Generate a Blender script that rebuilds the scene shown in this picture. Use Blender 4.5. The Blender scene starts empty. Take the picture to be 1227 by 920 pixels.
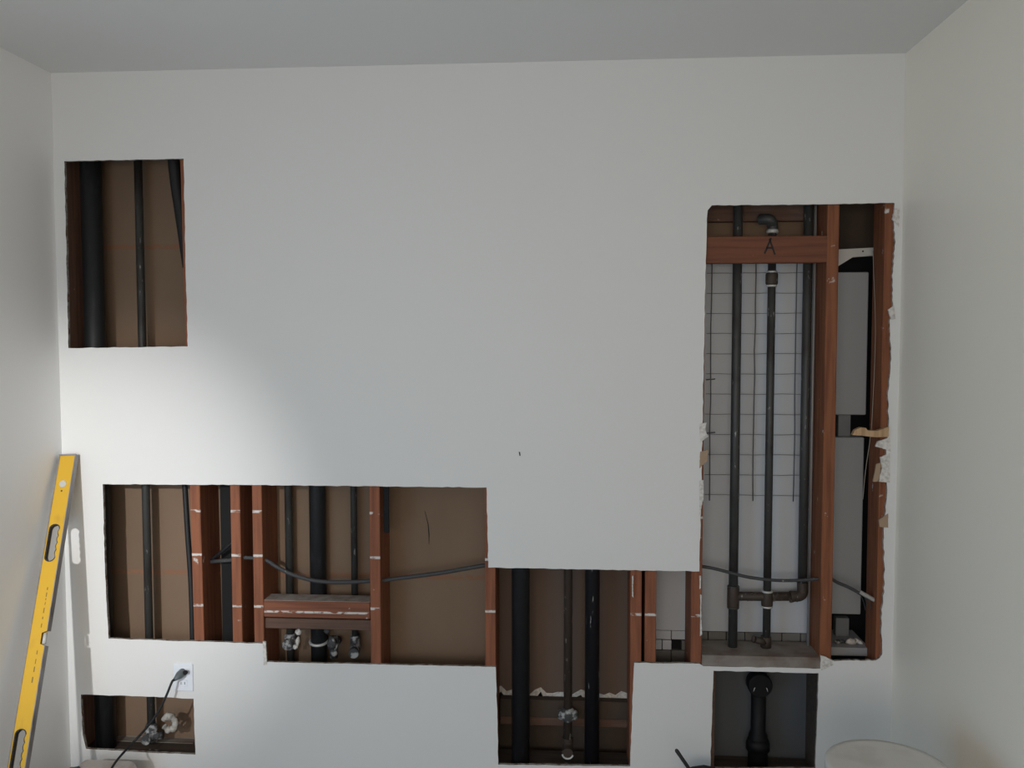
import bpy, bmesh, math, random
from mathutils import Vector, Matrix

random.seed(7)
S = bpy.context.scene
COL = S.collection

# ------------------------------------------------------------------ camera
FPX, IW, IH = 1046.4, 1227.0, 920.0
PITCH, YAW, ROLL = -0.053507, -0.070309, -0.001064
CAM = Vector((0.0, -3.08, 1.612))
_cp, _sp, _cy, _sy = math.cos(PITCH), math.sin(PITCH), math.cos(YAW), math.sin(YAW)
FWD = Vector((_sy * _cp, _cy * _cp, _sp))
_r = Vector((_cy, -_sy, 0)); _u = _r.cross(FWD)
RGT = math.cos(ROLL) * _r + math.sin(ROLL) * _u
UPV = -math.sin(ROLL) * _r + math.cos(ROLL) * _u
cd = bpy.data.cameras.new('camera'); cam = bpy.data.objects.new('camera', cd); COL.objects.link(cam)
M = Matrix((RGT, UPV, -FWD)).transposed().to_4x4(); M.translation = CAM
cam.matrix_world = M
cd.sensor_fit = 'HORIZONTAL'; cd.sensor_width = 36.0; cd.lens = FPX / IW * 36.0; cd.clip_start = 0.05
S.camera = cam

# ------------------------------------------------------------------ world, lights, exposure
w = bpy.data.worlds.new('world'); S.world = w; w.use_nodes = True
w.node_tree.nodes['Background'].inputs[0].default_value = (0.90, 0.94, 1.0, 1)
w.node_tree.nodes['Background'].inputs[1].default_value = 0.06

def aim(o, target):
    o.rotation_euler = (Vector(target) - o.location).to_track_quat('-Z', 'Y').to_euler()

def area(name, loc, target, sx, sy, power, col):
    l = bpy.data.lights.new(name, 'AREA'); l.shape = 'RECTANGLE'; l.size = sx; l.size_y = sy
    l.energy = power; l.color = col
    o = bpy.data.objects.new(name, l); COL.objects.link(o); o.location = loc; aim(o, target); return o

# daylight through the wide window in the front wall behind the photographer
area('window_daylight', (-0.35, -5.05, 1.5), (-0.35, 0, 1.3), 2.2, 1.1, 44, (1.0, 0.912, 0.815))
# bluish fill light added at the left wall, out of the frame, to cool the lower wall
area('left_blue_fill', (-1.80, -2.55, 0.75), (0.10, 0, 0.40), 1.1, 1.1, 15, (0.40, 0.70, 1.0))
# bright beam that comes in at a low angle along the left wall
l = bpy.data.lights.new('side_beam', 'SPOT'); l.energy = 590; l.color = (1.0, 0.99, 0.97)
l.spot_size = math.radians(22); l.spot_blend = 1.0; l.shadow_soft_size = 0.05
so = bpy.data.objects.new('side_beam', l); COL.objects.link(so); so.location = (-1.40, -4.9, 2.35); aim(so, (-1.78, 0, 0.86))
S.view_settings.view_transform = 'Standard'; S.view_settings.look = 'None'
S.view_settings.gamma = 1.0; S.view_settings.use_curve_mapping = False
S.view_settings.exposure = 0.13

# ------------------------------------------------------------------ helpers
def P(px, py, y=0.0):
    """the point of the upright plane at depth y that the photograph shows at (px, py)"""
    d = RGT * ((px - IW / 2) / FPX) + UPV * (-(py - IH / 2) / FPX) + FWD
    t = (y - CAM.y) / d.y
    return CAM + d * t
def X(px, py, y=0.0): return P(px, py, y).x
def Z(py, y=0.0, px=620): return P(px, py, y).z

def mat(name, col, rough=0.6, metal=0.0, spec=0.3, grain=None, spots=None, bump=0.0, bscale=200, bands=None, coat=0.0):
    m = bpy.data.materials.new(name); m.use_nodes = True
    nt = m.node_tree; N = nt.nodes; L = nt.links; b = N['Principled BSDF']
    b.inputs['Roughness'].default_value = rough; b.inputs['Metallic'].default_value = metal
    b.inputs['Specular IOR Level'].default_value = spec; b.inputs['Coat Weight'].default_value = coat
    b.inputs['Base Color'].default_value = (*col, 1)
    tc = N.new('ShaderNodeNewGeometry'); out = None
    def mix(fac, a, c):
        x = N.new('ShaderNodeMix'); x.data_type = 'RGBA'; L.new(fac, x.inputs[0])
        if isinstance(a, tuple): x.inputs[6].default_value = (*a, 1)
        else: L.new(a, x.inputs[6])
        x.inputs[7].default_value = (*c, 1); return x.outputs[2]
    def noise(scale, stretch, lo, hi, detail=5):
        mp = N.new('ShaderNodeMapping'); mp.inputs['Scale'].default_value = stretch; L.new(tc.outputs['Position'], mp.inputs[0])
        n = N.new('ShaderNodeTexNoise'); n.inputs['Scale'].default_value = scale; n.inputs['Detail'].default_value = detail
        L.new(mp.outputs[0], n.inputs['Vector'])
        r = N.new('ShaderNodeMapRange'); r.inputs[1].default_value = lo; r.inputs[2].default_value = hi
        L.new(n.outputs[0], r.inputs[0]); return r.outputs[0]
    cur = col
    for (c2, scale, st, lo, hi) in (grain or []): cur = mix(noise(scale, st, lo, hi), cur, c2)
    for (c2, scale, st, lo, hi) in (spots or []): cur = mix(noise(scale, st, lo, hi), cur, c2)
    if bands:
        sx = N.new('ShaderNodeSeparateXYZ'); L.new(tc.outputs['Position'], sx.inputs[0])
        for (zc, hw, c2, lo) in bands:
            a = N.new('ShaderNodeMath'); a.operation = 'SUBTRACT'; L.new(sx.outputs[2], a.inputs[0]); a.inputs[1].default_value = zc
            k = N.new('ShaderNodeMath'); k.operation = 'ABSOLUTE'; L.new(a.outputs[0], k.inputs[0])
            r = N.new('ShaderNodeMapRange'); r.inputs[1].default_value = hw; r.inputs[2].default_value = hw * .5; L.new(k.outputs[0], r.inputs[0])
            q0 = N.new('ShaderNodeMath'); q0.operation = 'MULTIPLY'; L.new(r.outputs[0], q0.inputs[0])
            sn = N.new('ShaderNodeSeparateXYZ'); L.new(tc.outputs['Normal'], sn.inputs[0])
            ff = N.new('ShaderNodeMath'); ff.operation = 'LESS_THAN'; L.new(sn.outputs[1], ff.inputs[0]); ff.inputs[1].default_value = -.5
            L.new(ff.outputs[0], q0.inputs[1])
            q = N.new('ShaderNodeMath'); q.operation = 'MULTIPLY'; L.new(q0.outputs[0], q.inputs[0])
            L.new(noise(38, (1, 1, 2), lo, lo + .12), q.inputs[1]); cur = mix(q.outputs[0], cur, c2)
    if not isinstance(cur, tuple): L.new(cur, b.inputs['Base Color'])
    if bump:
        bp = N.new('ShaderNodeBump'); bp.inputs['Strength'].default_value = bump; bp.inputs['Distance'].default_value = 0.002
        L.new(noise(bscale, (1, 1, 1), 0, 1), bp.inputs['Height']); L.new(bp.outputs[0], b.inputs['Normal'])
    return m

ZB = [Z(617, .013), Z(671, .013), Z(733, .013)]
PLW = (0.60, 0.57, 0.54)
m_paint = mat('white_paint', (0.70, 0.698, 0.69), .55, bump=.12, bscale=260)
m_paint_cool = mat('left_wall_paint', (0.88, 0.88, 0.875), .5, bump=.12, bscale=260)
m_paint_warm = mat('right_wall_cream_paint', (0.90, 0.855, 0.755), .45, bump=.12, bscale=260)
m_ceil = mat('ceiling_paint', (0.80, 0.785, 0.765), .8, bump=.1, bscale=150)
m_gyp = mat('gypsum_edge', (0.36, 0.34, 0.31), .9, grain=[((0.16, 0.10, 0.07), 60, (1, 1, 1), .45, .65)], bump=.4)
m_plaster = mat('torn_plaster', (0.68, 0.66, 0.63), .9, grain=[((0.45, 0.42, 0.38), 90, (1, 1, 1), .4, .7)], bump=.5, bscale=120)
m_plaster_d = mat('darker_plaster', (0.46, 0.44, 0.41), .9, grain=[((0.28, 0.26, 0.23), 70, (1, 1, 1), .4, .7)], bump=.5, bscale=120)  # darker tone of the plaster colour, for the ring
m_paper = mat('torn_brown_paper', (0.36, 0.26, 0.18), .9, bump=.3)
GR = (14, 14, .8)
def wood(name, c, dark, bands=False, dust=None, g=GR):
    return mat(name, c, .7, grain=[(dark, 5, g, .42, .68)],
               spots=[(PLW, 22, (1, 1, 1), .70, .76)] + ([(dust, 9, (1, 1, 1), .28, .55)] if dust else []), bump=.2,
               bands=([(z, .0062, PLW, .42) for z in ZB] if bands is True else bands) or None)
m_stud = wood('reddish_stud_wood', (0.26, 0.095, 0.048), (0.17, 0.062, 0.034), True)
m_stud_r = wood('orange_stud_wood', (0.24, 0.088, 0.040), (0.15, 0.052, 0.026))
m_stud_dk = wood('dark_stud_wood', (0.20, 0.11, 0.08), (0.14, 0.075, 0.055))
GX = (.8, 14, 14)
m_dusty = wood('dusty_plate_wood', (0.17, 0.115, 0.095), (0.11, 0.075, 0.06), dust=(0.25, 0.23, 0.205), g=GX)
m_plate_dk = wood('dark_bottom_plate_wood', (0.085, 0.065, 0.052), (0.05, 0.04, 0.034), g=GX)
m_beam = wood('red_brown_block_wood', (0.17, 0.062, 0.032), (0.115, 0.043, 0.025), g=GX)
m_block = wood('streaked_block_wood', (0.23, 0.085, 0.045), (0.15, 0.056, 0.033), g=GX, bands=[(Z(734, .013, 380), .0050, PLW, .42)])
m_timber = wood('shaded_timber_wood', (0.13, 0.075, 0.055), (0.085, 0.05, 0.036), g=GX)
m_tile_g = mat('grey_block', (.17, .165, .155), .9)
m_splint = wood('raw_splintered_wood', (0.50, 0.33, 0.19), (0.36, 0.22, 0.12))
m_sheet = mat('brown_paper_backing', (0.215, 0.145, 0.098), .85, grain=[((0.17, 0.114, 0.077), 2.2, (1, 1, .5), .35, .7)],
              bands=[(Z(693, .18), .012, (0.235, 0.12, 0.072), .36), (Z(292, .18), .012, (0.235, 0.12, 0.072), .36)], bump=.1)
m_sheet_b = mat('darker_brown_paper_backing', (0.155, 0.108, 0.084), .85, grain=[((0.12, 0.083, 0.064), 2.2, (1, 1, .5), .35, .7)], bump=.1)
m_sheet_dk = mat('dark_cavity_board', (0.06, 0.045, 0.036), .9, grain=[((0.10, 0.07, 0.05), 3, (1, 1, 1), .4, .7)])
m_black_bd = mat('flat_black', (0.012, 0.012, 0.013), .9)  # plain black; also stands in for the darkness of deep gaps
m_white_bd = mat('pale_backing_board', (0.52, 0.545, 0.58), .7, grain=[((0.44, 0.465, 0.50), 1.6, (1, 1, .6), .35, .7)])
m_metal_w = mat('white_sheet_metal', (0.36, 0.378, 0.40), .5)
m_bracket = mat('white_bracket_paint', (0.62, 0.62, 0.60), .5)
m_abs = mat('black_plastic_pipe', (0.016, 0.0165, 0.018), .5, spec=.3, spots=[((0.03, 0.032, 0.036), 12, (4, 4, 1), .55, .75)])
m_drain = mat('matte_black_plastic', (0.007, 0.007, 0.008), .55, spec=.2)
m_abs_drip = mat('black_pipe_with_paint_drips', (0.010, 0.010, 0.013), .4, spec=.5, spots=[((0.45, 0.45, 0.45), 30, (3, 3, .5), .66, .70)])
m_galv = mat('old_galvanised_steel', (0.060, 0.060, 0.058), .5, metal=.35, spots=[((0.34, 0.34, 0.33), 75, (1, 1, .35), .66, .74), ((0.035, 0.03, 0.028), 14, (1, 1, .4), .5, .7)])
m_galv_br = mat('rusty_brown_steel', (0.060, 0.045, 0.036), .6, metal=.25, spots=[((0.30, 0.28, 0.26), 60, (1, 1, .5), .64, .74)])
m_galv_lt = mat('scraped_steel_and_glint', (0.55, 0.55, 0.53), .45, metal=.3)  # bright fittings, and the drawn glints on the drain cap
m_spat = mat('plaster_spattered_fitting', (0.055, 0.055, 0.057), .7, spots=[((0.36, 0.36, 0.36), 45, (1, 1, 1), .48, .62)], bump=.4)
m_cable = mat('grey_cable_jacket', (0.055, 0.055, 0.058), .6, spots=[((0.35, 0.34, 0.33), 40, (1, 1, 1), .66, .74)])
m_cable_b = mat('black_cable_jacket', (0.014, 0.014, 0.016), .55)
m_wire = mat('dark_wire', (0.11, 0.11, 0.12), .5, metal=.4)
m_wire_lt = mat('grey_wire', (0.20, 0.20, 0.21), .5, metal=.3)
m_string = mat('pale_string', (0.35, 0.31, 0.26), .8)
m_yel = mat('yellow_enamel', (0.60, 0.355, 0.030), .42, spec=.3, spots=[((0.46, 0.27, 0.035), 18, (1, 1, .4), .60, .80)])
m_alu = mat('worn_grey_aluminium', (0.30, 0.29, 0.29), .45, metal=.3, spots=[((0.20, 0.19, 0.19), 25, (1, 1, .4), .5, .7)])
m_grip = mat('dark_rubber', (0.035, 0.035, 0.036), .7)
m_vial = mat('cloudy_clear_vial', (0.48, 0.48, 0.45), .3)
m_print = mat('faded_dark_print', (0.22, 0.15, 0.04), .6)
m_plate = mat('white_outlet_plastic', (0.74, 0.77, 0.83), .35, spec=.5)
m_slot = mat('dark_slot', (0.02, 0.02, 0.02), .8)
m_bucket = mat('white_bucket_plastic', (0.60, 0.595, 0.57), .4, spec=.4, spots=[((0.48, 0.46, 0.42), 9, (1, 1, 1), .55, .8)])
m_beige = mat('dusty_beige_plastic', (0.50, 0.45, 0.42), .7, spots=[((0.38, 0.33, 0.30), 12, (1, 1, 1), .5, .7)])
m_teal = mat('dark_teal_plastic', (0.03, 0.10, 0.11), .5)
m_bag = mat('dark_canvas', (0.03, 0.03, 0.032), .9, bump=.4, bscale=500)
m_floor = mat('dusty_floor_boards', (0.20, 0.19, 0.18), .7, grain=[((0.16, 0.15, 0.14), 4, (1, 12, 1), .4, .7)])
m_frame = mat('window_frame_white', (0.75, 0.75, 0.74), .5)
m_pencil = mat('dark_pencil_mark', (0.03, 0.025, 0.025), .8)

class G:
    """collects geometry in world coordinates for ONE mesh"""
    def __init__(s): s.v = []; s.f = []; s.sm = []
    def add(s, vs, fs, smooth=False):
        o = len(s.v); s.v += [tuple(v) for v in vs]
        s.f += [tuple(i + o for i in f) for f in fs]; s.sm += [smooth] * len(fs); return s
    def bm(s, bm, smooth=False):
        bm.verts.index_update(); s.add([v.co for v in bm.verts], [[v.index for v in f.verts] for f in bm.faces], smooth); bm.free(); return s
    def box(s, x0, x1, y0, y1, z0, z1, bev=.0015, jit=0.0):
        bm = bmesh.new(); bmesh.ops.create_cube(bm, size=1)
        for v in bm.verts:
            v.co = Vector((x0 if v.co.x < 0 else x1, y0 if v.co.y < 0 else y1, z0 if v.co.z < 0 else z1))
            if jit: v.co += Vector([random.uniform(-jit, jit) for _ in range(3)])
        if bev: bmesh.ops.bevel(bm, geom=bm.edges[:], offset=bev, segments=1, affect='EDGES')
        return s.bm(bm)
    def tube(s, pts, r, n=16, caps=True, up=None):
        pts = [Vector(p) for p in pts]; rs = r if isinstance(r, (list, tuple)) else [r] * len(pts)
        vs = []; prev = None
        for i, p in enumerate(pts):
            t = (pts[min(i + 1, len(pts) - 1)] - pts[max(i - 1, 0)])
            if t.length < 1e-9: t = Vector((0, 0, 1))
            t.normalize()
            if prev is None: a = t.orthogonal().normalized()
            else: a = prev - t * prev.dot(t); a = a.normalized() if a.length > 1e-6 else t.orthogonal().normalized()
            prev = a; b = t.cross(a)
            vs += [p + (a * math.cos(2 * math.pi * k / n) + b * math.sin(2 * math.pi * k / n)) * rs[i] for k in range(n)]
        fs = [(i * n + k, i * n + (k + 1) % n, (i + 1) * n + (k + 1) % n, (i + 1) * n + k) for i in range(len(pts) - 1) for k in range(n)]
        s.add(vs, fs, True)
        if caps:
            o = len(s.v) - len(vs)
            s.f += [tuple(o + k for k in reversed(range(n))), tuple(o + (len(pts) - 1) * n + k for k in range(n))]; s.sm += [False, False]
        return s
    def cyl(s, p0, p1, r, n=18): return s.tube([p0, p1], r, n)
    def lathe(s, c, prof, n=40, axis='z'):
        vs = []
        for (r, h) in prof:
            for k in range(n):
                a = 2 * math.pi * k / n; q = (r * math.cos(a), r * math.sin(a), h)
                if axis == 'y': q = (q[0], -q[2], q[1])
                if axis == 'x': q = (q[2], q[0], q[1])
                vs.append((c[0] + q[0], c[1] + q[1], c[2] + q[2]))
        m_ = len(prof)
        fs = [(i * n + k, i * n + (k + 1) % n, (i + 1) * n + (k + 1) % n, (i + 1) * n + k) for i in range(m_ - 1) for k in range(n)]
        s.add(vs, fs, True); o = len(s.v) - len(vs)
        s.f += [tuple(o + k for k in reversed(range(n))), tuple(o + (m_ - 1) * n + k for k in range(n))]; s.sm += [False, False]
        return s
    def prism(s, loops, y0, y1):
        """outline (first loop) with holes in the XZ plane, given thickness from y0 to y1"""
        bm = bmesh.new(); ed = []
        for lp in loops:
            vs = [bm.verts.new((x, y0, z)) for (x, z) in lp]
            ed += [bm.edges.new((vs[i], vs[(i + 1) % len(vs)])) for i in range(len(vs))]
        bmesh.ops.triangle_fill(bm, use_beauty=True, use_dissolve=False, edges=ed)
        r = bmesh.ops.extrude_face_region(bm, geom=bm.faces[:])
        for e in r['geom']:
            if isinstance(e, bmesh.types.BMVert): e.co.y = y1
        bmesh.ops.recalc_face_normals(bm, faces=bm.faces[:])
        return s.bm(bm)
    def blob(s, c, rx, ry, rz, sub=2, rough=.25):
        bm = bmesh.new(); bmesh.ops.create_icosphere(bm, subdivisions=sub, radius=1)
        for v in bm.verts:
            k = 1 + random.uniform(-rough, rough); v.co = Vector((c[0] + v.co.x * rx * k, c[1] + v.co.y * ry * k, c[2] + v.co.z * rz * k))
        return s.bm(bm, True)
    def xf(s, Mx):
        s.v = [tuple(Mx @ Vector(v)) for v in s.v]; return s
    def build(s, name, m, parent=None):
        me = bpy.data.meshes.new(name); me.from_pydata(s.v, [], s.f)
        me.polygons.foreach_set('use_smooth', s.sm)
        me.validate(); bm = bmesh.new(); bm.from_mesh(me); bmesh.ops.recalc_face_normals(bm, faces=bm.faces[:]); bm.to_mesh(me); bm.free()
        for q in (m if isinstance(m, (list, tuple)) else [m]): me.materials.append(q)
        o = bpy.data.objects.new(name, me); COL.objects.link(o)
        if parent:
            o.parent = parent; o.matrix_parent_inverse = parent.matrix_world.inverted()
        else:                        # origin at the base of the thing
            zs = [v[2] for v in s.v]; c = Vector(((min(v[0] for v in s.v) + max(v[0] for v in s.v)) / 2, (min(v[1] for v in s.v) + max(v[1] for v in s.v)) / 2, min(zs)))
            me.transform(Matrix.Translation(-c)); o.location = c
            o.matrix_world = Matrix.Translation(c)
        return o

def tag(o, label=None, cat=None, group=None, kind=None):
    if label: o['label'] = label
    if cat: o['category'] = cat
    if group: o['group'] = group
    if kind: o['kind'] = kind
    return o
def thing(name, loc, label, cat, group=None):
    o = bpy.data.objects.new(name, None); COL.objects.link(o); o.empty_display_size = .05
    o.location = loc; o.matrix_world = Matrix.Translation(Vector(loc)); return tag(o, label, cat, group)
def struct(o, label=None): return tag(o, label, None, None, 'structure')

def smooth_path(pts, k=8):
    """Catmull-Rom through the points"""
    pts = [Vector(p) for p in pts]; q = [2 * pts[0] - pts[1]] + pts + [2 * pts[-1] - pts[-2]]; out = []
    for i in range(1, len(q) - 2):
        for j in range(k):
            t = j / k; a, b, c, d = q[i - 1:i + 3]
            out.append(.5 * ((2 * b) + (c - a) * t + (2 * a - 5 * b + 4 * c - d) * t * t + (3 * b - a - 3 * c + d) * t ** 3))
    return out + [pts[-1]]

def ragged(pix, y=0.0, amp=.0012, step=.02, closed=True):
    """cut edge: pixel polygon -> wall plane, subdivided with small uneven steps"""
    pts = [P(a, b, y) for (a, b) in pix]; out = []
    for i, p in enumerate(pts if closed else pts[:-1]):
        q = pts[(i + 1) % len(pts)]; n = max(1, int((q - p).length / step))
        for j in range(n):
            c = p.lerp(q, j / n); k = amp if j else 0
            out.append((c.x + random.uniform(-k, k), c.z + random.uniform(-k, k)))
    return out

# ------------------------------------------------------------------ room shell
XL, XR, ZC, YF = -1.838, 1.172, 2.503, -5.2
XL = X(66, 260); XR = X(1081, 260); ZC = Z(75, 0, 600)
DW = .0127                                       # drywall thickness
CAV = .180                                       # depth where the far sheet starts

hole_a = ragged([(77, 193), (150, 191.5), (220, 190), (222, 300), (225, 415), (150, 416), (82, 417), (80, 330)])
hole_c = ragged([(97, 832), (165, 834), (232, 837), (234, 904), (165, 901), (103, 897), (99, 880)])
hole_g = ragged([(855, 803.5), (981, 806.5), (977, 921), (851, 921)])
hole_m = ragged([(123, 580), (300, 581), (583, 584), (585, 680), (700, 682), (838, 684.5), (840, 600), (843, 440), (847, 262), (848, 252), (853, 246),
                 (960, 245), (1071, 243), (1072, 244)], closed=False)
hole_m += ragged([(1072, 244), (1071, 262), (1073, 290), (1069, 330), (1070, 368), (1066, 384), (1068, 430), (1064, 470), (1065, 515),
                  (1062, 545), (1063, 590), (1059, 640), (1060, 700), (1056, 740), (1057, 784), (1050, 791), (1000, 792), (995, 790), (984, 789), (983, 801)], amp=.0022, step=.012, closed=False)
hole_m += ragged([(983, 801), (915, 799.5), (843, 798), (838, 795), (760, 794), (757, 860), (755, 918), (597, 916), (596, 860), (594, 799), (455, 796), (318, 793),
                  (317, 780), (315, 771), (220, 768), (130, 765), (126, 690), (123, 580)], closed=False)

g = G().prism([[(XL, 0), (XR, 0), (XR, ZC), (XL, ZC)], hole_a, hole_c, hole_g, hole_m], 0.0, DW)
wall_back = struct(g.build('wall_back', [m_paint, m_gyp]), 'white painted drywall with openings cut out around studs and pipes')
for p in wall_back.data.polygons:
    if abs(p.normal.y) < .5: p.material_index = 1
T = .05
struct(G().box(XL - T, XL, -1.9, DW, 0, ZC, 0).box(XL - T, XL, YF, -3.3, 0, ZC, 0).box(XL - T, XL, -3.3, -1.9, 2.15, ZC, 0).build('wall_left', m_paint_cool))
dr = struct(G().box(XL - T, XL - .01, -3.3, -3.26, 0, 2.15).box(XL - T, XL - .01, -3.26, -1.94, 2.11, 2.15).box(XL - T, XL - .01, -1.94, -1.9, 0, 2.15).build('added_frame_1', m_frame), 'white frame of the opening added for the fill light in the left wall')  # unseen opening and frame, added to house the blue fill light
struct(G().box(XR, XR + T, YF, DW, 0, ZC, 0).build('wall_right', m_paint_warm))
struct(G().box(XL - T, XR + T, YF - T, .42, ZC, ZC + T, 0).build('ceiling', m_ceil))
struct(G().box(XL - T, XR + T, YF - T, .42, -T, 0, 0).build('floor', m_floor))
struct(G().prism([[(XL - T, 0), (XR + T, 0), (XR + T, ZC), (XL - T, ZC)], [(-1.55, .9), (.85, .9), (.85, 2.1), (-1.55, 2.1)]], YF - T, YF).build('wall_front', m_paint))
wn = struct(G().box(-1.55, -1.50, YF - T, YF, .9, 2.1).box(.80, .85, YF - T, YF, .9, 2.1).box(-1.5, .8, YF - T, YF, .9, .95).box(-1.5, .8, YF - T, YF, 2.05, 2.1).build('window_1', m_frame))
G().box(-.37, -.33, YF - .04, YF - .01, .95, 2.05).build('mullion', m_frame, wn)
# small nail hole and hairline in the field of the wall
G().prism([[(P(621.6, 541).x, P(621.6, 541).z), (P(623.2, 541.5).x, P(623.2, 541.5).z), (P(623.8, 546).x, P(623.8, 546).z), (P(622.4, 546).x, P(622.4, 546).z)]], -.0012, .0005).build('nail_hole', m_slot, wall_back)

# torn plaster and paper left along the cut edges (parts of the wall)
def flake(pix, m, y0=-.002, y1=.006, name='torn_plaster'):
    return G().prism([ragged(pix, 0, .0007, .006)], y0, y1).build(name, m, wall_back)
for pix in ([(1049, 535), (1051, 529), (1066, 524), (1067, 541), (1056.6, 536.6)], [(1054.5, 547.6), (1066, 543), (1066, 578), (1052, 577), (1056.6, 561)],
            [(1069, 263), (1072, 250), (1078, 249), (1077, 272)], [(1064, 371), (1071, 366), (1073, 382), (1067.6, 383)],
            [(838, 508), (846.5, 506), (845, 514.6), (848.7, 523), (839, 530)], [(838, 576), (843, 575), (843, 596), (838, 618)],
            [(983, 785), (990, 787), (997, 791), (999, 796), (984, 803)], [(315, 768), (318.5, 769), (320, 796), (316, 797)], [(839, 712), (840.6, 713), (840.2, 735), (841.2, 760), (838.6, 762), (839.2, 730)],
            [(838, 690), (840, 690), (839.6, 704), (838.2, 706)], [(757.6, 690), (758.8, 690), (758.4, 704), (759, 716), (757.4, 714)]):
    flake(pix, m_plaster)
for pix in ([(1050, 556), (1056, 554), (1053, 577), (1046, 577)], [(1053, 623), (1064, 615), (1064, 632), (1054, 631)], [(839, 541), (848.7, 539), (847.6, 552), (838, 561)]):
    tag(flake(pix, m_paper, name='torn_paper'), 'torn brown paper facing')

# far side of the wall cavity
XS5, XS6 = X(588, 690, DW), X(763, 740, DW)
XS8 = X(989, 600, DW)
zc = ZC - .002
struct(G().box(XL - T, XS5, CAV, CAV + .013, 0, zc, 0).build('wall_rear', m_sheet), 'brown paper-faced sheet behind the left studs')
rag = [(XS5 + .001, zc)] + [(XS6 - .001, zc)]
xs = [XS6 - .001 - (XS6 - XS5 - .002) * i / 24 for i in range(25)]
zr = Z(827.5, CAV)
sh = [(x, zr + random.uniform(-.012, .012) + .008 * math.sin(x * 40)) for x in xs]
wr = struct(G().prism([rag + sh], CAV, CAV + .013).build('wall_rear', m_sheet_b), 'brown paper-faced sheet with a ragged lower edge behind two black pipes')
low = [(x, z - .032 + .012 * math.sin(x * 90) + random.uniform(-.009, .009)) for (x, z) in sh]
G().prism([sh + low[::-1]], CAV - .001, CAV + .012).build('broken_gypsum_edge', m_plaster, wr)
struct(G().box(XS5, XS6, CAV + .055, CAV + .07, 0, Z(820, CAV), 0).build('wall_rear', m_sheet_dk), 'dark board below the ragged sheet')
ztop = Z(288, CAV, 900)
struct(G().box(XS6, XS8, CAV, CAV + .013, Z(757, CAV, 900), ztop, 0).build('wall_rear', m_white_bd), 'pale blue-white board behind three pipes')
struct(G().box(XS6, XS8, CAV, CAV + .013, ztop + .001, zc, 0).build('wall_rear', m_sheet), 'brown sheet above the pale board')
struct(G().box(XL - T, XR + T, .40, .42, 0, zc, 0).build('wall_rear', m_black_bd), 'black sheet added to darken the deep gaps in the wall')  # black sheet put in as the darkness of the deep cavity
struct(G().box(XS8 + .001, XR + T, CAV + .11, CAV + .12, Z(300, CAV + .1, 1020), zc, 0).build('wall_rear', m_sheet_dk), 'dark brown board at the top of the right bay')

# ------------------------------------------------------------------ studs
SD0, SD1 = DW + .0003, .176
def stud(name, pxc, py, label, m, w=.038, z0=.039, z1=None, d1=SD1, group='wall studs', cat='stud', lean=0.0):
    x = X(pxc, py, DW); z1 = zc if z1 is None else z1
    g_ = G().box(x - w / 2, x + w / 2, SD0, d1, z0, z1, .002); zm = P(pxc, py, DW).z
    if lean: g_.v = [(a + lean * (c - zm), b, c) for (a, b, c) in g_.v]
    o = g_.build(name, m)
    return tag(o, label, cat, group)
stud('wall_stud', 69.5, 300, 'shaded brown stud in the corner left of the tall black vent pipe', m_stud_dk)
stud('wall_stud', 236, 680, 'red-brown stud with a black cable along its left side', m_stud, lean=-.0085)
stud('wall_stud', 283, 680, 'narrow red-brown stud crossed by a looped cable, middle of a close trio', m_stud, w=.036)
stud('wall_stud', 309, 680, 'red-brown stud meeting the left end of the dusty low block', m_stud, w=.036)
stud('wall_stud', 449.5, 690, 'red-brown stud streaked with white at the right end of the dusty low block', m_stud)
stud('wall_stud', 587.5, 740, 'red-brown stud left of the two wide black drain pipes', m_stud)
stud('wall_stud', 762, 740, 'left one of the doubled red-brown studs with a thin black gap', m_stud, w=.040)
stud('wall_stud', 779.5, 740, 'right one of the doubled red-brown studs with a thin black gap', m_stud, w=.040)
stud('wall_stud', 834.5, 740, 'red-brown stud with plaster crumbs on the left side of the tall opening', m_stud)
stud('wall_stud', 994, 520, 'wide orange-brown stud standing full height inside the tall opening', m_stud_r, w=.040)
s9 = stud('wall_stud', 1063.5, 500, 'brown stud with torn plaster along the right edge of the tall opening', m_stud_r, w=.046, d1=.125)
x0 = X(851, 860, DW)
zp1 = Z(785, DW, 910)
tag(G().box(x0 - .016, x0 + .016, SD0, .10, .039, zp1 - .045, .002).build('shaded_stud', m_timber), 'short dark stud left of the black capped drain', 'stud')
xg = X(994, 870, DW) - .0205
tag(G().box(xg - .020, xg, SD0 + .004, .174, .039, zp1 - .046, .002).build('shaded_stud', m_plate_dk), 'dark strip added as shade on the stud right of the black capped drain', 'stud')  # added dark piece, stands in for shade on the tall stud's side

xt0, xt1 = X(265, 680, .11), X(279, 680, .11)
tag(G().box(xt0, xt1, .11, .175, .039, zc, .002).build('gap_shade', m_black_bd), 'black upright strip added as shade deep between the first two red-brown studs at left', 'stud')  # added black strip, paints the shadow inside this narrow bay
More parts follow.
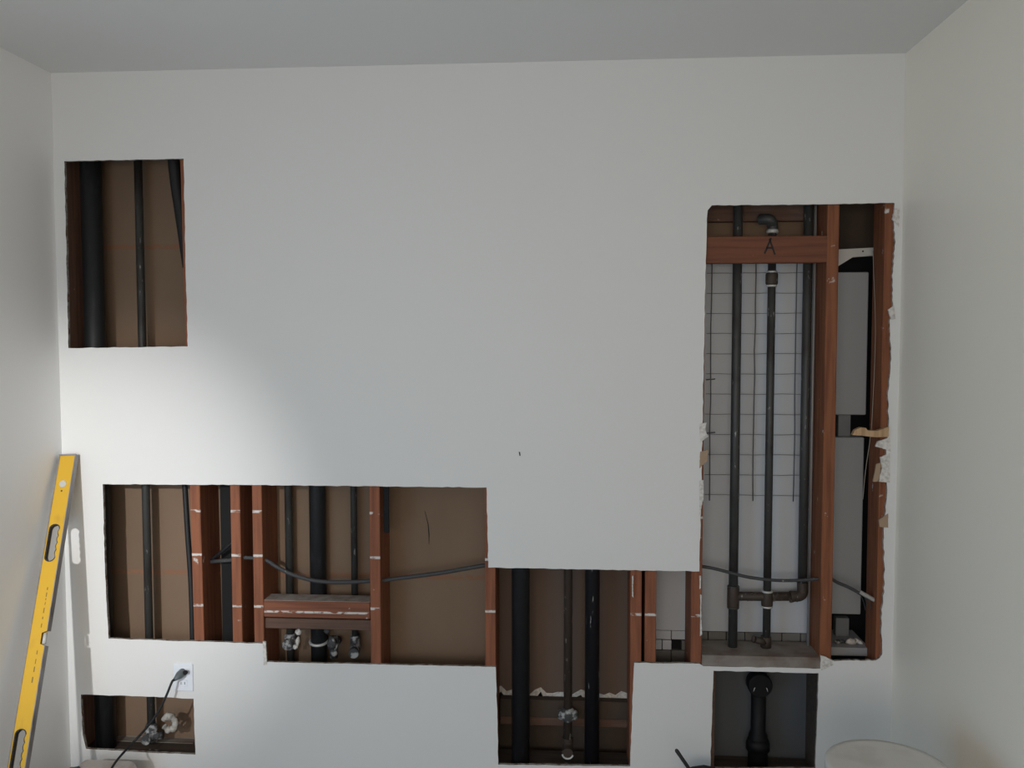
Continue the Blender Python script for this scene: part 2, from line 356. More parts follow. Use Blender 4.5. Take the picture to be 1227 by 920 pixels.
# bottom plate (floor), blocks, ledges
tag(G().box(XL + .001, XR - .001, SD0, SD1, .0005, .038, .002).build('bottom_plate', m_plate_dk), 'dusty wooden bottom plate lying on the floor under the studs', 'wood plate')
xa = X(834.5, 740, DW) + .020; xb = X(994, 740, DW) - .021
pl = tag(G().box(xa, xb, SD0 - .012, .165, zp1 - .042, zp1, .003, .0015).build('sill_plate', m_dusty), 'dusty grey horizontal wood plate at the foot of the three pipes', 'wood plate')
xa2 = X(834.5, 300, DW) + .020
zb0, zb1 = Z(315, DW, 900), Z(283, DW, 900)
fb = tag(G().box(xa2, xb, SD0 + .001, .052, zb0, zb1, .002).build('fire_block', m_beam), 'red-brown cross block with a dark handwritten mark near the top of the tall opening', 'wood block')
def stroke(p0, p1, r=.0032):
    a, b = P(*p0, SD0 + .001), P(*p1, SD0 + .001); n = (b - a).cross(Vector((0, 1, 0))).normalized() * r
    return [a + n, b + n, b - n, a - n]
gm = G()
for a, b in (((924, 285), (916, 304)), ((922, 286), (928.5, 305)), ((918.5, 297), (926, 297))):
    q = stroke(a, b); gm.add(q + [v + Vector((0, -.0004, 0)) for v in q], [(4, 5, 6, 7), (0, 1, 5, 4), (1, 2, 6, 5), (2, 3, 7, 6), (3, 0, 4, 7), (3, 2, 1, 0)])
tag(gm.build('letter_mark', m_pencil, fb), 'dark handwritten letter A')
zk0, zk1 = Z(264, .15, 900), zc - .3
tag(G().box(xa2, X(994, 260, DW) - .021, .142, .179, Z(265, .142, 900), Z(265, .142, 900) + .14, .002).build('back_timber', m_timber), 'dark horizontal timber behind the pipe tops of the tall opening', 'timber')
xc0, xc1 = X(309, 720, DW) + .019, X(449.5, 720, DW) - .020
zt = Z(721, DW, 380)
lb = tag(G().box(xc0, xc1, SD0 + .003, .100, Z(741, DW, 380), zt, .003).build('cross_block', m_block), 'dusty topped red-brown block between studs above the spattered pipe fittings', 'wood block')
G().box(xc0 + .001, xc1 - .001, SD0 + .006, .098, zt, zt + .0012, 0).build('dust_layer', mat('plaster_dust', (.36, .33, .31), .95, grain=[((.24, .19, .16), 25, (1, 1, 1), .4, .7)]), lb)
# second darker blocking just beneath
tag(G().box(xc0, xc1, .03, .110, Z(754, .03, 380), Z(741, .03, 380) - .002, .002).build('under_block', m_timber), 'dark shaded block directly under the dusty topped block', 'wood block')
zd0, zd1 = Z(859, .15, 680), Z(838, .15, 680)
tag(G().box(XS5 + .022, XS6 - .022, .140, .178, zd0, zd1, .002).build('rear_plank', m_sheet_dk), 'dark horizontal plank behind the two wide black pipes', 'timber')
tag(G().box(XS5 + .022, XS6 - .022, .150, .186, Z(870, .15, 680), zd0 - .003, .002).build('rear_rail', m_timber), 'thin red-brown rail under the dark plank behind black pipes', 'timber')
xe0, xe1 = X(112, 890, .15), X(233, 890, .15)
tag(G().box(xe0 + .09, xe1, .135, .178, max(.0385, Z(905, .14, 180)), Z(890, .14, 180), .002).build('rear_ledge', m_dusty), 'dusty wood ledge at the foot of the small lower left opening', 'timber')

# ------------------------------------------------------------------ pipes
def vpipe(px, py, y, r, z0, z1, name, m, parent=None, n=20):
    x = X(px, py, y)
    return G().tube([(x, y, z0), (x, y, z0 + (z1 - z0) * .5), (x, y, z1)], r, n).build(name, m, parent), x
o, xv = vpipe(114.5, 420, .085, .0375, .039, zc, 'vent_pipe', m_abs); tag(o, 'tall wide black vent pipe running through all left openings', 'pipe')
# thin left pipe
yv = .10; xv = X(175, 600, yv); zf = Z(880, yv, 183)
t = thing('water_pipe', (xv, yv, zf - .02), 'dark thin steel pipe ending in a plastered fitting at lower left', 'pipe')
G().tube([(xv, yv, zf), (xv, yv, 1.3), (xv, yv, zc)], .0148, 18).build('pipe', m_galv, t)
G().tube([(xv, yv, zf + .045), (xv, yv, zf + .03), (xv, yv, zf - .02), (xv, yv, zf - .03)], [.018, .024, .024, .017], 18).tube([(xv, yv, zf), (xv, yv - .05, zf)], .018, 18).build('tee_fitting', m_spat, t)
G().cyl((xv + .0, yv - .02, zf + .002), (xv + .055, yv - .02, zf + .008), .013, 14).build('nipple', m_spat, t)
pe = P(203, 866, .06)
bm = bmesh.new()
ring = G()
pts = [pe + Vector((math.cos(a) * .024, random.uniform(-.003, .003), math.sin(a) * .026)) for a in [math.radians(d) for d in range(-150, 160, 14)]]
ring.tube(pts, [.012 + random.uniform(-.003, .004) for _ in pts], 10).build('plaster_ring', m_plaster_d, t)

# bay between the close trio and the streaked stud
yb = .135
o, x = vpipe(346.5, 660, yb, .0145, Z(792, yb, 350), zc, 'water_pipe', m_galv, None, 16); xq1 = x
t4 = thing('water_pipe', (x, yb, .3), 'speckled grey steel pipe left of the black drain above the dusty block', 'pipe'); o.name = 'pipe'; o.parent = t4; o.matrix_parent_inverse = t4.matrix_world.inverted()
def fitting(t, x, y, z, m=m_spat, s=1.0):
    G().tube([(x, y, z - .03 * s), (x, y, z - .022 * s), (x, y, z + .022 * s), (x, y, z + .03 * s)], [.018 * s, .023 * s, .023 * s, .018 * s], 16).tube([(x, y, z), (x, y - .045 * s, z)], .019 * s, 16).build('tee_fitting', m, t)
fitting(t4, x, yb, Z(768, yb, 350))
G().blob(P(358, 757, .09), .012, .012, .014).blob(P(357, 768, .085), .008, .01, .018).blob(P(354, 775, .085), .010, .01, .010).build('plaster_lump', m_plaster, t4)
yb5 = .135
o, x5 = vpipe(381, 660, yb5, .031, .039, zc, 'drain_pipe', m_abs, None, 24)
tag(o, 'wide black drain pipe passing behind the dusty topped block', 'pipe')
zt5 = Z(769, yb5, 380)
cl = [(x5 + math.cos(a) * .034, yb5 - math.sin(a) * .034, zt5 + .004 - .006 * math.sin(a)) for a in [math.radians(d) for d in range(-10, 200, 12)]]
o.name = 'drain_pipe'
G().tube(cl, .0055, 8).build('hose_clamp', m_galv_lt, o)['label'] = 'pale band clamp around the drain'
t6 = None
x6 = X(424.5, 660, yb)
t6 = thing('water_pipe', (x6, yb, .4), 'thin grey steel pipe right of the black drain ending in a dark elbow', 'pipe')
G().tube([(x6, yb, Z(765, yb, 424)), (x6, yb, 1.4), (x6, yb, zc)], .0125, 16).build('pipe', m_galv, t6)
ze = Z(770, yb, 428)
G().tube(smooth_path([(x6, yb, ze + .03), (x6, yb, ze), (x6 + .005, yb - .025, ze - .018), (x6 + .008, yb - .06, ze - .02)]), .019, 14).build('elbow', m_spat, t6)
tv = thing('stop_valve', P(400, 785, .09), 'plaster-spattered valve right of the black drain under the block', 'valve')
c = P(400, 772, .10)
G().tube([c + Vector((0, .05, .0)), c + Vector((0, -.02, 0))], .017, 14).tube([c + Vector((0, 0, -.05)), c + Vector((0, 0, .03))], .015, 14).build('body', m_spat, tv)
G().blob(c + Vector((.0, -.02, .012)), .018, .012, .026, 2, .3).blob(c + Vector((.006, -.018, -.026)), .012, .010, .016, 2, .3).blob(P(392, 756, .10), .011, .011, .013, 2, .3).build('plaster_lump', m_spat, tv)

# bay with two wide black pipes
o, x = vpipe(624, 790, .075, .033, .039, zc, 'drain_pipe', m_abs, None, 24); tag(o, 'wide plain black pipe, left of the pair in the low middle opening', 'pipe')
o, x = vpipe(709.5, 800, .075, .027, .039, zc, 'drain_pipe', m_abs_drip, None, 24); tag(o, 'black pipe streaked with white paint, right of the pair', 'pipe')
o, _ = None, None
ym = .085; xm = X(680.5, 800, ym)
tm = thing('water_pipe', (xm, ym, Z(895, ym, 680)), 'thin brown steel pipe hanging between the two black pipes', 'pipe')
zb = Z(893, ym, 680)
G().tube([(xm, ym, zb + .01), (xm, ym, 1.2), (xm, ym, zc)], .0155, 16).build('pipe', m_galv_br, tm)
zfit = Z(856, ym, 680)
G().tube([(xm, ym, zfit - .024), (xm, ym, zfit - .016), (xm, ym, zfit + .018), (xm, ym, zfit + .026)], [.017, .024, .024, .017], 16).tube([(xm - .036, ym - .002, zfit), (xm - .028, ym - .002, zfit), (xm + .028, ym - .002, zfit), (xm + .036, ym - .002, zfit)], [.013, .018, .018, .013], 14).build('cross_fitting', m_spat, tm)
G().tube(smooth_path([(xm, ym, zb + .03), (xm, ym, zb + .008), (xm, ym - .02, zb - .006), (xm, ym - .05, zb - .008)]), .020, 16).build('elbow', m_galv_br, tm)
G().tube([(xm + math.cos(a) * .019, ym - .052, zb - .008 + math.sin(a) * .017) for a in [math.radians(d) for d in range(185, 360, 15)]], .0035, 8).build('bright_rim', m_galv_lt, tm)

# tall opening: connected riser assembly
yp = .095
xp1, xp2, xp3 = X(881, 520, yp), X(922, 520, yp), X(964.5, 520, yp + .02)
zh = Z(715, yp, 920); zpl = zp1 + .0005
t = thing('riser_pipes', (xp2, yp, zpl), 'three dark steel water risers joined by a lumpy cross pipe in the tall opening', 'pipes')
G().tube([(xp1, yp, zpl), (xp1, yp, 1.3), (xp1, yp, zc)], .0165, 18).build('riser', m_galv, t)
z2t = Z(268, yp, 926)
G().tube([(xp2, yp, zpl + .02), (xp2, yp, 1.3), (xp2, yp, z2t)], .0140, 18).build('riser', m_galv, t)
G().tube([(xp3, yp + .02, zh + .02), (xp3, yp + .02, 1.3), (xp3, yp + .02, zc)], .0165, 18).build('riser', m_galv, t)
G().tube(smooth_path([(xp3, yp + .02, zh + .05), (xp3, yp + .018, zh + .015), (xp3 - .012, yp + .014, zh + .002), (xp3 - .045, yp + .012, zh)]), .0195, 16).build('elbow', m_galv_br, t)
G().tube([(xp1, yp, zh), (xp2, yp + .004, zh), (xp3 - .02, yp + .014, zh)], .016, 16).build('cross_pipe', m_galv_br, t)
gl = G()
for k in range(26):
    q = random.uniform(0.06, .98); xx = xp1 + (xp3 - xp1) * q
    gl.blob((xx, yp - .010 + .012 * q, zh + random.uniform(-.017, .012)), random.uniform(.004, .010), .007, random.uniform(.004, .008), 1, .35)
tag(gl.build('crust', m_galv_br, t), 'brown crust on the cross pipe')['kind'] = 'stuff'
for (xx, c0, c1, rr, yy) in ((xp1, 703, 728, .0215, yp), (xp2, 708, 726, .0205, yp)):
    za, zb_ = Z(c1, yp, 900), Z(c0, yp, 900)
    G().tube([(xx, yy, za), (xx, yy, za + .006), (xx, yy, zb_ - .006), (xx, yy, zb_)], [rr * .93, rr, rr, rr * .93], 18).build('tee_fitting', m_galv_br, t)
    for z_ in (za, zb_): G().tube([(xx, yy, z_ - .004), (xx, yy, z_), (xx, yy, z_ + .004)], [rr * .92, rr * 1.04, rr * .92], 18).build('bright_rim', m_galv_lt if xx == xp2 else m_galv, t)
# union below the block, elbow above it
zu0, zu1 = Z(342, yp, 925), Z(326, yp, 925)
G().tube([(xp2, yp, zu0), (xp2, yp, zu0 + .008), (xp2, yp, zu1 - .008), (xp2, yp, zu1)], [.018, .0215, .0215, .018], 12).build('union', m_galv_br, t)
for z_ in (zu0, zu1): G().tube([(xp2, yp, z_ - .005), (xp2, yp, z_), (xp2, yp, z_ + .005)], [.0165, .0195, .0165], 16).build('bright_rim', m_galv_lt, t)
G().tube(smooth_path([(xp2, yp, z2t - .03), (xp2, yp, z2t - .005), (xp2 - .012, yp - .012, z2t + .012), (xp2 - .030, yp - .005, z2t + .016), (xp2 - .042, yp + .006, z2t + .016)]), .019, 14).build('elbow', m_galv, t)
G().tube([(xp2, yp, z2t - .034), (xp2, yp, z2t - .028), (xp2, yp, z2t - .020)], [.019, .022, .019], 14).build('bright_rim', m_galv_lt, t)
zvv = Z(768, yp, 916)
G().tube([(xp2 - .002, yp, zvv - .022), (xp2 - .002, yp, zvv + .018)], .019, 14).tube([(xp2 - .045, yp - .02, zvv + .012), (xp2, yp - .005, zvv - .004)], .012, 12).blob((xp2 - .05, yp - .02, zvv + .014), .010, .010, .018, 1, .2).build('stop_valve', m_galv_br, t)
# thin upright conduit beside the right riser
xr = X(973.8, 450, .125)
tag(G().tube([(xr, .125, zpl), (xr, .125, 1.2), (xr, .125, zc)], .0055, 10).build('thin_conduit', mat('grey_conduit', (.30, .30, .31), .5, metal=.3)), 'thin pale grey conduit close against the wide orange-brown stud', 'conduit')

# wire mesh
yw = .168
tw = thing('wire_mesh', P(905, 600, yw), 'rusty wire mesh hanging in front of the pale board in the tall opening', 'wire mesh')
hy = [327 + 24.2 * k for k in range(12)]
xl_, xr_ = X(846, 450, yw), X(968, 450, yw)
for k, py in enumerate(hy):
    z_ = Z(py, yw, 900); pts = [(xl_ + (xr_ - xl_) * i / 8, yw + random.uniform(-.003, .003), z_ + random.uniform(-.0012, .0012)) for i in range(9)]
    G().tube(pts, .0010, 6).build('wire', m_wire_lt, tw)
for px in (851.5, 904, 953):
    xx = X(px, 430, yw); pts = [(xx + random.uniform(-.001, .001) * 1.5, yw - .004, Z(300 + 300 * i / 10, yw, 900)) for i in range(11)]
    G().tube(pts, .0019, 6).build('wire', m_wire, tw)
for py in (455, 519):
    a, b = P(846, py, yw - .02), P(857, py - 1, yw - .02); G().tube([a, (a + b) / 2, b], .0022, 6).build('hook_wire', m_wire, tw)

# row of painted blocks behind the plate
zt0, zt1 = Z(770, CAV, 900), Z(757.5, CAV, 900)
edges = [787.5, 799, 820, 846, 878, 896, 905, 934, 952, 975]
tb = struct(G().box(XS6, XS8, CAV + .02, CAV + .03, .03, Z(757, CAV, 900), 0).build('wall_rear', m_black_bd), 'dark wall behind a course of pale blocks')
for row, (pa, pb) in enumerate(((758, 768.5), (769.5, 781), (782, 800))):
    z0_, z1_ = Z(pb, CAV, 900), Z(pa, CAV, 900)
    ed = [XS6 + .006 + .034 * 2 * k + (.034 if row % 2 else 0) for k in range(0, 11)]
    ed = [e for e in ed if e < XS8 - .01] + [XS8 - .004]
    pr_ = list(zip(ed[:-1], ed[1:]))
    if row == 1:                                  # a broken-out piece leaves a black hole between two blocks
        ha, hb_ = X(805, 774, CAV), X(816.5, 774, CAV); pr_ = [q for (a, b) in pr_ for q in ([(a, ha), (hb_, b)] if a < (ha + hb_) / 2 < b else [(a, b)])]
        pr_ = [(max(a, hb_) if a < hb_ and b > hb_ and a >= ha else a, min(b, ha) if a < ha < b <= hb_ else b) for (a, b) in pr_]
    for a, b in pr_:
        if b - a < .006: continue
        G().box(a + .0015, b - .0015, CAV + .001 + random.uniform(0, .003), CAV + .02, z0_, z1_, .001).build('brick', m_white_bd if row < 2 and b < X(835, 770, CAV) else m_tile_g, tb)

# right bay: white boxes, bracket, ledge
yr = .20
bx0, bx1 = X(998, 400, yr) - .02, X(1040, 400, yr)
def wbox(pa, pb, right, label):
    z1_, z0_ = Z(pa, yr, 1020), Z(pb, yr, 1020)
    return tag(G().box(XS8 + .024, X(right, (pa + pb) / 2, yr), yr, yr + .08, z0_, z1_, .003).build('metal_duct', m_metal_w), label, 'duct')
wbox(326, 497, 1039.5, 'upper white sheet metal box right of the wide orange-brown stud')
wbox(524, 736, 1033.5, 'lower white sheet metal box under a dark gap right of the orange-brown stud')
yb_ = .185
br = []
for (a, b) in ((1000, 317), (1046, 307), (1047, 297), (1000, 299)): br.append((P(a, b, yb_).x, P(a, b, yb_).z))
gus = [(P(a, b, yb_).x, P(a, b, yb_).z) for (a, b) in ((1000, 316), (1022, 307), (1005, 320), (1000, 325))]
bk = tag(G().prism([[(P(a, b, yb_).x, P(a, b, yb_).z) for (a, b) in ((1000, 299), (1048, 296.5), (1048, 306), (1022, 308), (1004, 319), (1000, 319))]], yb_, yb_ + .03).build('metal_bracket', m_bracket), 'white angled bracket above the upper sheet metal box', 'bracket')
G().cyl(P(1034, 301, yb_ - .002), P(1034, 301, yb_ + .004), .003, 10).build('screw', m_slot, bk)
tag(G().box(X(1002, 500, .25), X(1017, 500, .25), .225, .27, Z(522, .25, 1010), Z(496, .25, 1010), .002).build('duct_collar', mat('dull_zinc', (.22, .23, .24), .5, metal=.3)), 'dull grey collar in the gap between the white boxes', 'duct')
tag(G().box(X(1000, 750, .24), X(1016, 750, .24), .225, .26, Z(764, .24, 1010), Z(739, .24, 1010), .002).build('duct_collar', bpy.data.materials['dull_zinc']), 'dull grey collar under the lower white box', 'duct')
tag(G().box(XS8 + .023, X(1037, 780, .15), .10, .30, Z(786, .10, 1020), Z(776, .10, 1020), .002).build('grey_ledge', mat('grey_painted_ledge', (.30, .30, .31), .7)), 'grey painted ledge at the foot of the right narrow bay', 'ledge')
zl = Z(776, .10, 1020)
for i, (a, s_) in enumerate(((1003, .010), (1010, .008), (1019, .013), (1026, .011), (1031, .007))):
    xx = X(a, 765, .14)
    o = G().blob((xx, .14 + .01 * (i % 2), zl + s_ * .8), s_ * 1.5, s_, s_, 1, .35).build('plaster_chunk', m_plaster if i > 1 else m_spat)
    tag(o, ['small dark plaster crumb leftmost on the grey ledge', 'small dark crumb beside the largest white chunk, to its left', 'largest white plaster chunk in the middle of the grey ledge', 'second largest white plaster chunk on the grey ledge', 'smallest white plaster chunk at the right end of the grey ledge'][i], 'plaster chunk', 'plaster chunks on the grey ledge')
# splinter
yx = .030
sp = [(1021, 521), (1024, 515), (1031, 512), (1037, 512.5), (1039, 515.5), (1050, 516), (1056, 514), (1064, 511), (1064, 523), (1048, 523.5), (1030, 521.5)]
tag(G().prism([[(P(a, b, -.004).x, P(a, b, -.004).z) for (a, b) in sp]], -.010, .012).build('wood_splinter', m_splint), 'broken tan wood splinter sticking out left from the torn plaster edge', 'splinter')
tag(G().tube(smooth_path([P(1046, 300, .10), P(1047, 330, .10), P(1049, 400, .08), P(1045, 500, .03), P(1042, 530, .02), P(1037, 565, .02), P(1034, 598, .03)], 6), .0010, 6).build('string', m_string), 'thin pale string dangling beside the right white boxes', 'string')

# ------------------------------------------------------------------ cables
def cable(pts, r, name, m, label, parent=None, k=8):
    o = G().tube(smooth_path([P(*q) for q in pts], k), r, 10).build(name, m, parent)
    return tag(o, label, 'cable') if not parent else o
tc = thing('electric_cable', P(350, 700, .05), 'grey sagging cable strung through the studs above the dusty block', 'cable')
cable([(252, 671, .10), (262, 664, .06), (276, 652, .045), (283, 648, .05)], .0065, 'loop_arm', m_cable_b, None, tc)
cable([(252, 673, .10), (262, 672, .06), (276, 671, .045), (296, 668, .045), (318, 671, .045), (330, 678, .05), (345, 686, .055), (362, 692, .055), (380, 696, .055), (405, 697.5, .055), (425, 697, .055), (441, 696, .05), (458, 695.5, .05),
       (475, 693, .05), (500, 690, .05), (530, 686, .05), (555, 681.5, .05), (570, 679, .05), (583, 677, .05)], .0075, 'run', m_cable, None, tc)
te = thing('electric_cable', P(940, 695, .045), 'grey cable crossing the three risers and ending in frayed wires', 'cable')
cable([(838, 678, .045), (855, 681, .045), (875, 686, .045), (895, 691, .045), (920, 694.5, .045), (945, 695.5, .045), (975, 694, .045), (992, 692, .045), (1004, 698, .05), (1018, 704, .05), (1032, 712, .05)], .0058, 'run', m_cable, None, te)
G().tube(smooth_path([P(1030, 709, .05), P(1039, 714, .045), P(1048, 719, .04)]), .0075, 10).build('stripped_sheath', mat('pale_sheath', (.34, .33, .31), .7), te)
for pts in ([(1031, 712, .05), (1035, 722, .048), (1037, 731, .05)], [(1034, 713, .05), (1041, 720, .045), (1044, 730, .045)], [(1036, 714, .05), (1039, 726, .05), (1040, 740, .055)]):
    G().tube(smooth_path([P(*q) for q in pts], 5), .0014, 6).build('wire', m_cable, te)
cable([(206, 165, .07), (208, 192, .065), (211, 218, .06), (215.5, 248, .05), (221, 285, .045), (226, 320, .045)], .022, 'black_cable', m_cable_b, 'thick black cable curving down the right side of the upper left opening')
cable([(220, 560, .10), (222, 590, .10), (225, 640, .085), (229, 700, .07), (231, 770, .06), (232, 800, .06)], .0105, 'black_cable', m_cable_b, 'black cable running down beside the left red-brown stud')
xk = X(463, 610, .03)
tag(G().box(xk - .010, xk + .010, .025, .034, Z(638, .03, 463), zc, .002).build('metal_strap', m_black_bd), 'black flat strap hanging right of the white-streaked stud', 'strap')
# crack in the far sheet
G().tube([P(509, 612, CAV - .0005), P(513, 628, CAV - .0005), P(514, 640, CAV - .0005), P(514, 652, CAV - .0005)], [.0008, .0016, .0022, .0006], 6).build('crack', m_slot, bpy.data.objects['wall_rear'])

# ------------------------------------------------------------------ black capped drain in the low right opening
yd = .10; xd = X(908.5, 860, yd)
td = thing('floor_drain_pipe', (xd, yd, .039), 'black capped drain pipe with a round head in the low right opening', 'pipe')
zhd = Z(818, yd, 909)
G().tube([(xd, yd, .039), (xd, yd, Z(880, yd, 909)), (xd, yd, Z(874, yd, 909)), (xd, yd, zhd)], [.036, .034, .0265, .0265], 24).build('pipe', m_drain, td)
G().lathe((xd, yd - .015, zhd), [(.030, -.04), (.044, -.03), (.044, .012), (.040, .018)], 28, 'y').build('round_cap', m_drain, td)
for sx in (-1, 1):
    a = Vector((xd + sx * .020, yd - .0345, zhd - .004)); G().tube([a, a + Vector((sx * .003, -.001, -.005)), a + Vector((sx * .005, 0, -.014))], .0016, 6).build('glint_bar', m_galv_lt, td)  # pale bars modelled as the two highlights on the cap
G().tube([(xd, yd, Z(884, yd, 909)), (xd, yd, Z(890, yd, 909)), (xd, yd, Z(897, yd, 909))], [.036, .043, .043], 24).build('hub', m_drain, td)
struct(G().box(X(843, 860, .15), XS8, CAV - .005, CAV - .001, .039, zp1 - .045, 0).build('wall_rear', mat('blue_grey_board', (.10, .106, .114), .8)), 'blue-grey board behind the black capped drain')

# ------------------------------------------------------------------ outlet with cord
ot = thing('outlet', P(220.5, 826), 'white wall outlet above the small lower left opening', 'outlet')
oa, ob = P(209, 827), P(231.5, 795)
bm_ = G().box(oa.x, ob.x, -.006, -.0003, oa.z, ob.z, .002); bm_.build('cover_plate', m_plate, ot)
ocx = (oa.x + ob.x) / 2; ocz = (oa.z + ob.z) / 2
for dz in (.021, -.021):
    rc = G().box(ocx - .016, ocx + .016, -.0085, -.005, ocz + dz - .014, ocz + dz + .014, .003).build('receptacle', m_plate, ot)
    G().box(ocx - .008, ocx - .006, -.0089, -.008, ocz + dz - .004, ocz + dz + .006, 0).box(ocx + .006, ocx + .008, -.0089, -.008, ocz + dz - .004, ocz + dz + .006, 0).build('slot', m_slot, rc)
cp0 = Vector((ocx, -.009, ocz + .021))
ck = thing('power_cord', (ocx, -.12, .0), 'dark power cord plugged into the outlet and hanging past the lower opening', 'cord')
G().tube([cp0, cp0 + Vector((-.001, -.022, -.001)), cp0 + Vector((-.004, -.034, -.004)), cp0 + Vector((-.010, -.046, -.010))], [.015, .015, .011, .006], 14).build('plug', mat('smoky_plug', (.12, .14, .15), .4), ck)
G().tube([cp0 + Vector((.012, -.012, .004)), cp0 + Vector((.022, -.02, .008))], .008, 10).build('adapter_tip', m_cable_b, ck)
s0 = cp0 + Vector((-.010, -.046, -.010))
G().tube(smooth_path([s0, P(206, 817, -.06), P(199, 834, -.075), P(190, 852, -.085), P(178, 869, -.095), P(160, 889, -.11), P(145, 905, -.20), P(134, 920, -.30), P(126, 940, -.32), P(122, 955, -.33)], 6), .0042, 10).build('cord', m_cable_b, ck)

# ------------------------------------------------------------------ spirit level
L_, WD, TH = 1.30, .060, .026
lv = thing('spirit_level', (0, 0, 0), 'yellow spirit level leaning upright in the left corner', 'level')
def stad(cz, hl, hw, wavy=False):
    pts = []
    for d in range(0, 181, 15): pts.append((hw * math.cos(math.radians(d)), cz + hl - hw + hw * math.sin(math.radians(d))))
    for d in range(180, 361, 15): pts.append((hw * math.cos(math.radians(d)), cz - hl + hw + hw * math.sin(math.radians(d))))
    if wavy:
        n = 16
        for i in range(1, n):
            z_ = cz - hl + hw + (2 * hl - 2 * hw) * i / n; pts.append((hw - .0035 * abs(math.sin(i / n * math.pi * 4)), z_))
    return pts
HZ = (L_ - .325, .300)
fw = WD / 2 - .003
hx = -.004
holes = [[(x_ + hx, z_) for (x_, z_) in stad(HZ[0], .064, .0165, True)], [(x_ + hx, z_) for (x_, z_) in stad(HZ[1], .064, .0165, True)]]
vial_z = (L_ - .112, .112)
vh = [[(.013 * math.cos(2 * math.pi * k / 20) - .001, vz + .013 * math.sin(2 * math.pi * k / 20)) for k in range(20)] for vz in vial_z]
outl = [(-fw, .004), (fw, .004), (fw, L_ / 2 - .024), (fw - .016, L_ / 2 - .018), (fw - .016, L_ / 2 + .018), (fw, L_ / 2 + .024), (fw, L_ - .004), (-fw, L_ - .004)]
LP = {}
def lpart(g_, name, m, parent=lv): LP.setdefault('all', []).append(g_); g_._n = (name, m, parent); return g_
pieces = []
pieces.append((G().prism([outl] + holes + vh, -TH / 2 + .003, -TH / 2 + .006), 'web', m_yel))
pieces.append((G().prism([outl] + holes + vh, TH / 2 - .006, TH / 2 - .003), 'web', m_yel))
pieces.append((G().box(-WD / 2, -fw + .0002, -TH / 2, TH / 2, .003, L_ - .003, .001), 'rail', m_alu))
pieces.append((G().box(fw - .0002, WD / 2, -TH / 2, TH / 2, .003, L_ / 2 - .024, .001), 'rail', m_alu))
pieces.append((G().box(fw - .0002, WD / 2, -TH / 2, TH / 2, L_ / 2 + .024, L_ - .003, .001), 'rail', m_alu))
for z0_ in (0, L_ - .006): pieces.append((G().box(-WD / 2 - .0005, WD / 2 + .0005, -TH / 2 - .0005, TH / 2 + .0005, z0_, z0_ + .006, .001), 'end_cap', m_alu))
for vz in vial_z:
    pieces.append((G().tube([(-.001, -TH / 2 + .0015, vz), (-.001, TH / 2 - .0015, vz)], .0125, 20), 'vial', m_vial))
    pieces.append((G().tube([(-.001, -TH / 2 + .0022, vz - .026), (-.001, -TH / 2 + .004, vz - .026)], .0032, 10), 'screw', m_grip))
pieces.append((G().tube([(fw - .008, 0, L_ / 2 - .018), (fw - .008, 0, L_ / 2 + .018)], .0065, 14), 'vial', m_vial))
for hz in holes:
    cx_ = hx; cz_ = sum(p[1] for p in hz) / len(hz)
    outer = [(cx_ + (x_ - cx_) * 1.16, cz_ + (z_ - cz_) * 1.045) for (x_, z_) in hz]
    pieces.append((G().prism([outer, hz], -TH / 2 + .002, -TH / 2 + .0035), 'grip', m_grip))
    wl = G(); n_ = len(hz)
    wl.add([(x_, -TH / 2 + .0035, z_) for (x_, z_) in hz] + [(x_, TH / 2 - .0035, z_) for (x_, z_) in hz], [(i, (i + 1) % n_, n_ + (i + 1) % n_, n_ + i) for i in range(n_)])
    pieces.append((wl, 'grip_lining', m_grip))
pr = G(); rr_ = random.Random(3)
z_ = L_ / 2 + .17
while z_ > L_ / 2 - .14:
    ln = rr_.uniform(.006, .02)
    if not (abs(z_ - L_ / 2) < .03): pr.box(.004 + rr_.uniform(-.001, .001), .0075, -TH / 2 + .0024, -TH / 2 + .0031, z_ - ln, z_, 0)
    z_ -= ln + rr_.uniform(.004, .016)
pieces.append((pr, 'worn_print', m_print))
# pose: foot out on the floor, head against the back wall
top = P(81, 545, -.030); bot = P(-6, 1016, -.03)
ytop = -.022
lean = math.asin(0); 
tz = P(81, 546, ytop - .01).z; tx = P(81, 546, ytop - .01).x
fy = -.4
for _ in range(30):                         # foot on the floor, one level length away from the head
    fx = max(P(4, 1016, fy).x, XL + WD / 2 + .004)
    fy = ytop - math.sqrt(max(L_ ** 2 - (tz - .006) ** 2 - (tx - fx) ** 2, .01))
foot = Vector((fx, fy, .008)); head = Vector((tx, ytop, tz))
az = (head - foot).normalized(); ax = Vector((1, 0, 0)); ax = (ax - az * ax.dot(az)).normalized(); ay = az.cross(ax)
yawl = math.radians(3)
ax2 = ax * math.cos(yawl) + ay * math.sin(yawl); ay2 = az.cross(ax2)
MX = Matrix((ax2, ay2, az)).transposed().to_4x4(); MX.translation = foot
lv.location = foot; lv.matrix_world = Matrix.Translation(foot)
print('LEVEL', foot, head, XL)
for g_, n_, m_ in pieces:
    o = g_.xf(MX).build(n_, m_, lv)
    if n_ == 'worn_print': o['kind'] = 'stuff'

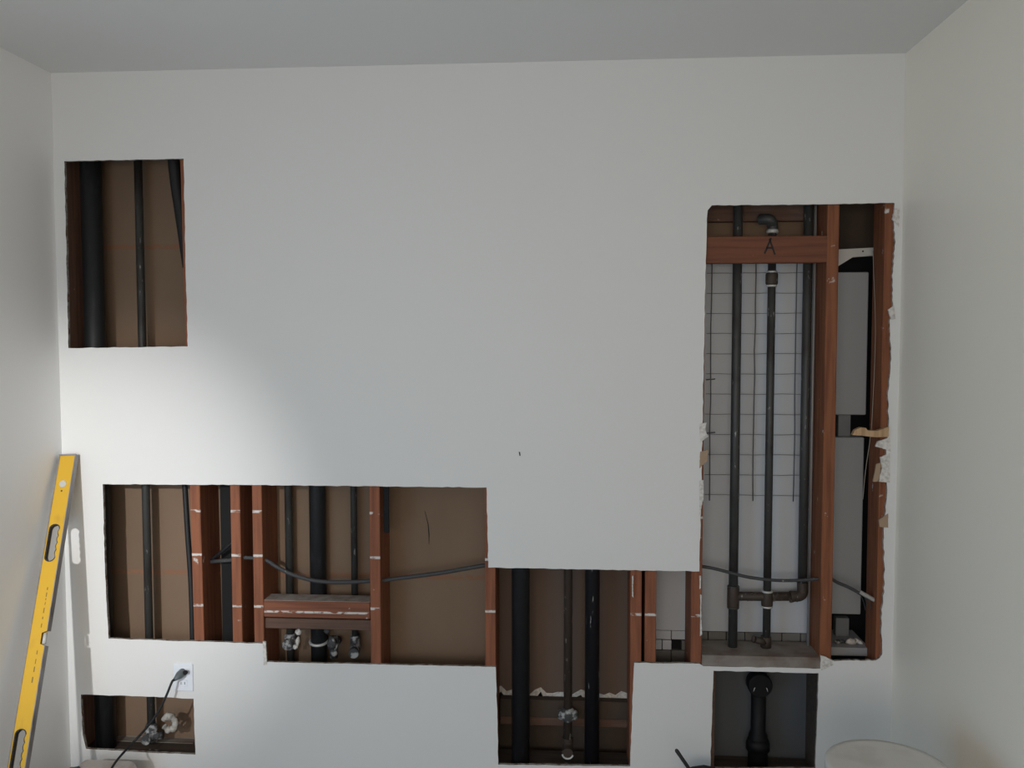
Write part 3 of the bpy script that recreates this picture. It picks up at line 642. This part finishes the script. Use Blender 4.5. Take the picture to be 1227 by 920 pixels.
# ------------------------------------------------------------------ bucket, tub, hammer, bag
bc = P(1064, 918, -.86)
rb = .152
bu = thing('bucket', (bc.x, bc.y, 0), 'large white plastic bucket in the right corner', 'bucket')
hb = bc.z
G().lathe((bc.x, bc.y, 0), [(rb * .80, .0005), (rb * .82, .01), (rb * .93, hb - .06), (rb * .935, hb - .012), (rb * .91, hb - .012), (rb * .79, .02)], 56).build('pail', m_bucket, bu)
G().lathe((bc.x, bc.y, 0), [(rb * .95, hb - .055), (rb * .97, hb - .052), (rb * .97, hb - .047), (rb * .95, hb - .044)], 56).build('rib', m_bucket, bu)
G().lathe((bc.x, bc.y, 0), [(rb * .94, hb - .026), (rb * .995, hb - .024), (rb, hb - .004), (rb * .985, hb), (rb * .90, hb - .001), (rb * .5, hb - .003), (.001, hb - .003)], 56).build('lid', m_bucket, bu)
G().tube([(bc.x + rb * 1.0 * math.cos(a), bc.y - rb * 1.0 * math.sin(a) , hb - .06 - .12 * math.sin(a)) for a in [math.radians(d) for d in range(0, 181, 12)]], .003, 8).build('bail_handle', m_galv_lt, bu)
# beige tub at lower left
tp = P(130, 911, -.14)
tu = thing('tool_case', (tp.x, -.20, 0), 'dusty beige round-topped case on the floor under the lower left opening', 'case')
wx = .105
prof = [(-wx, 0)] + [(wx, 0)] + [(wx, tp.z - .03)] + [(wx - .03 + .03 * math.cos(math.radians(a)), tp.z - .03 + .03 * math.sin(math.radians(a))) for a in range(15, 91, 15)] + [(-wx + .03 + .03 * math.cos(math.radians(a)), tp.z - .03 + .03 * math.sin(math.radians(a))) for a in range(90, 181, 15)]
G().prism([[(tp.x + x_, z_ + .0005) for (x_, z_) in prof]], -.27, -.14).build('shell', m_beige, tu)
hx_ = P(97, 915, -.18)
G().tube(smooth_path([(hx_.x + .02, -.22, hx_.z - .05), (hx_.x - .005, -.22, hx_.z - .01), (hx_.x + .015, -.22, hx_.z + .0)]), .012, 12).build('latch', m_teal, tu)
# hammer leaning with its handle up, head in the dark bag
bg = P(840, 919, -.15)
tbg = thing('tool_bag', (bg.x, -.22, 0), 'dark canvas tool bag on the floor against the wall beneath the middle openings', 'bag')
hw_ = .055
pf = [(-hw_ * .9, 0), (hw_ * .95, 0), (hw_, bg.z - .04), (hw_ * .9, bg.z - .004), (hw_ * .2, bg.z + .003), (-hw_ * .5, bg.z - .004), (-hw_ * .95, bg.z - .012), (-hw_, bg.z - .05)]
G().prism([[(bg.x + x_, z_ + .0005) for (x_, z_) in pf]], -.26, -.14).build('body', m_bag, tbg)
G().tube(smooth_path([(bg.x - .05, -.24, bg.z - .06), (bg.x - .03, -.32, bg.z - .08), (bg.x + .03, -.32, bg.z - .08), (bg.x + .05, -.24, bg.z - .06)]), .006, 8).build('strap', m_bag, tbg)
h0, h1 = P(810, 898, -.25), P(823, 917, -.245)
hd = (h1 - h0).normalized(); hend = h1 + hd * .05
hm = thing('hammer', h1 + hd * .05, 'black handle of a hand tool sticking up out of the dark tool bag', 'hand tool')
G().tube([h0, h0 + hd * .004, h0 + hd * .03, hend], [.0045, .0065, .006, .006], 12).build('handle', m_grip, hm)
G().tube([hend + Vector((-.03, 0, -.002)), hend + Vector((.03, 0, -.004))], .010, 12).build('head', m_galv, hm)
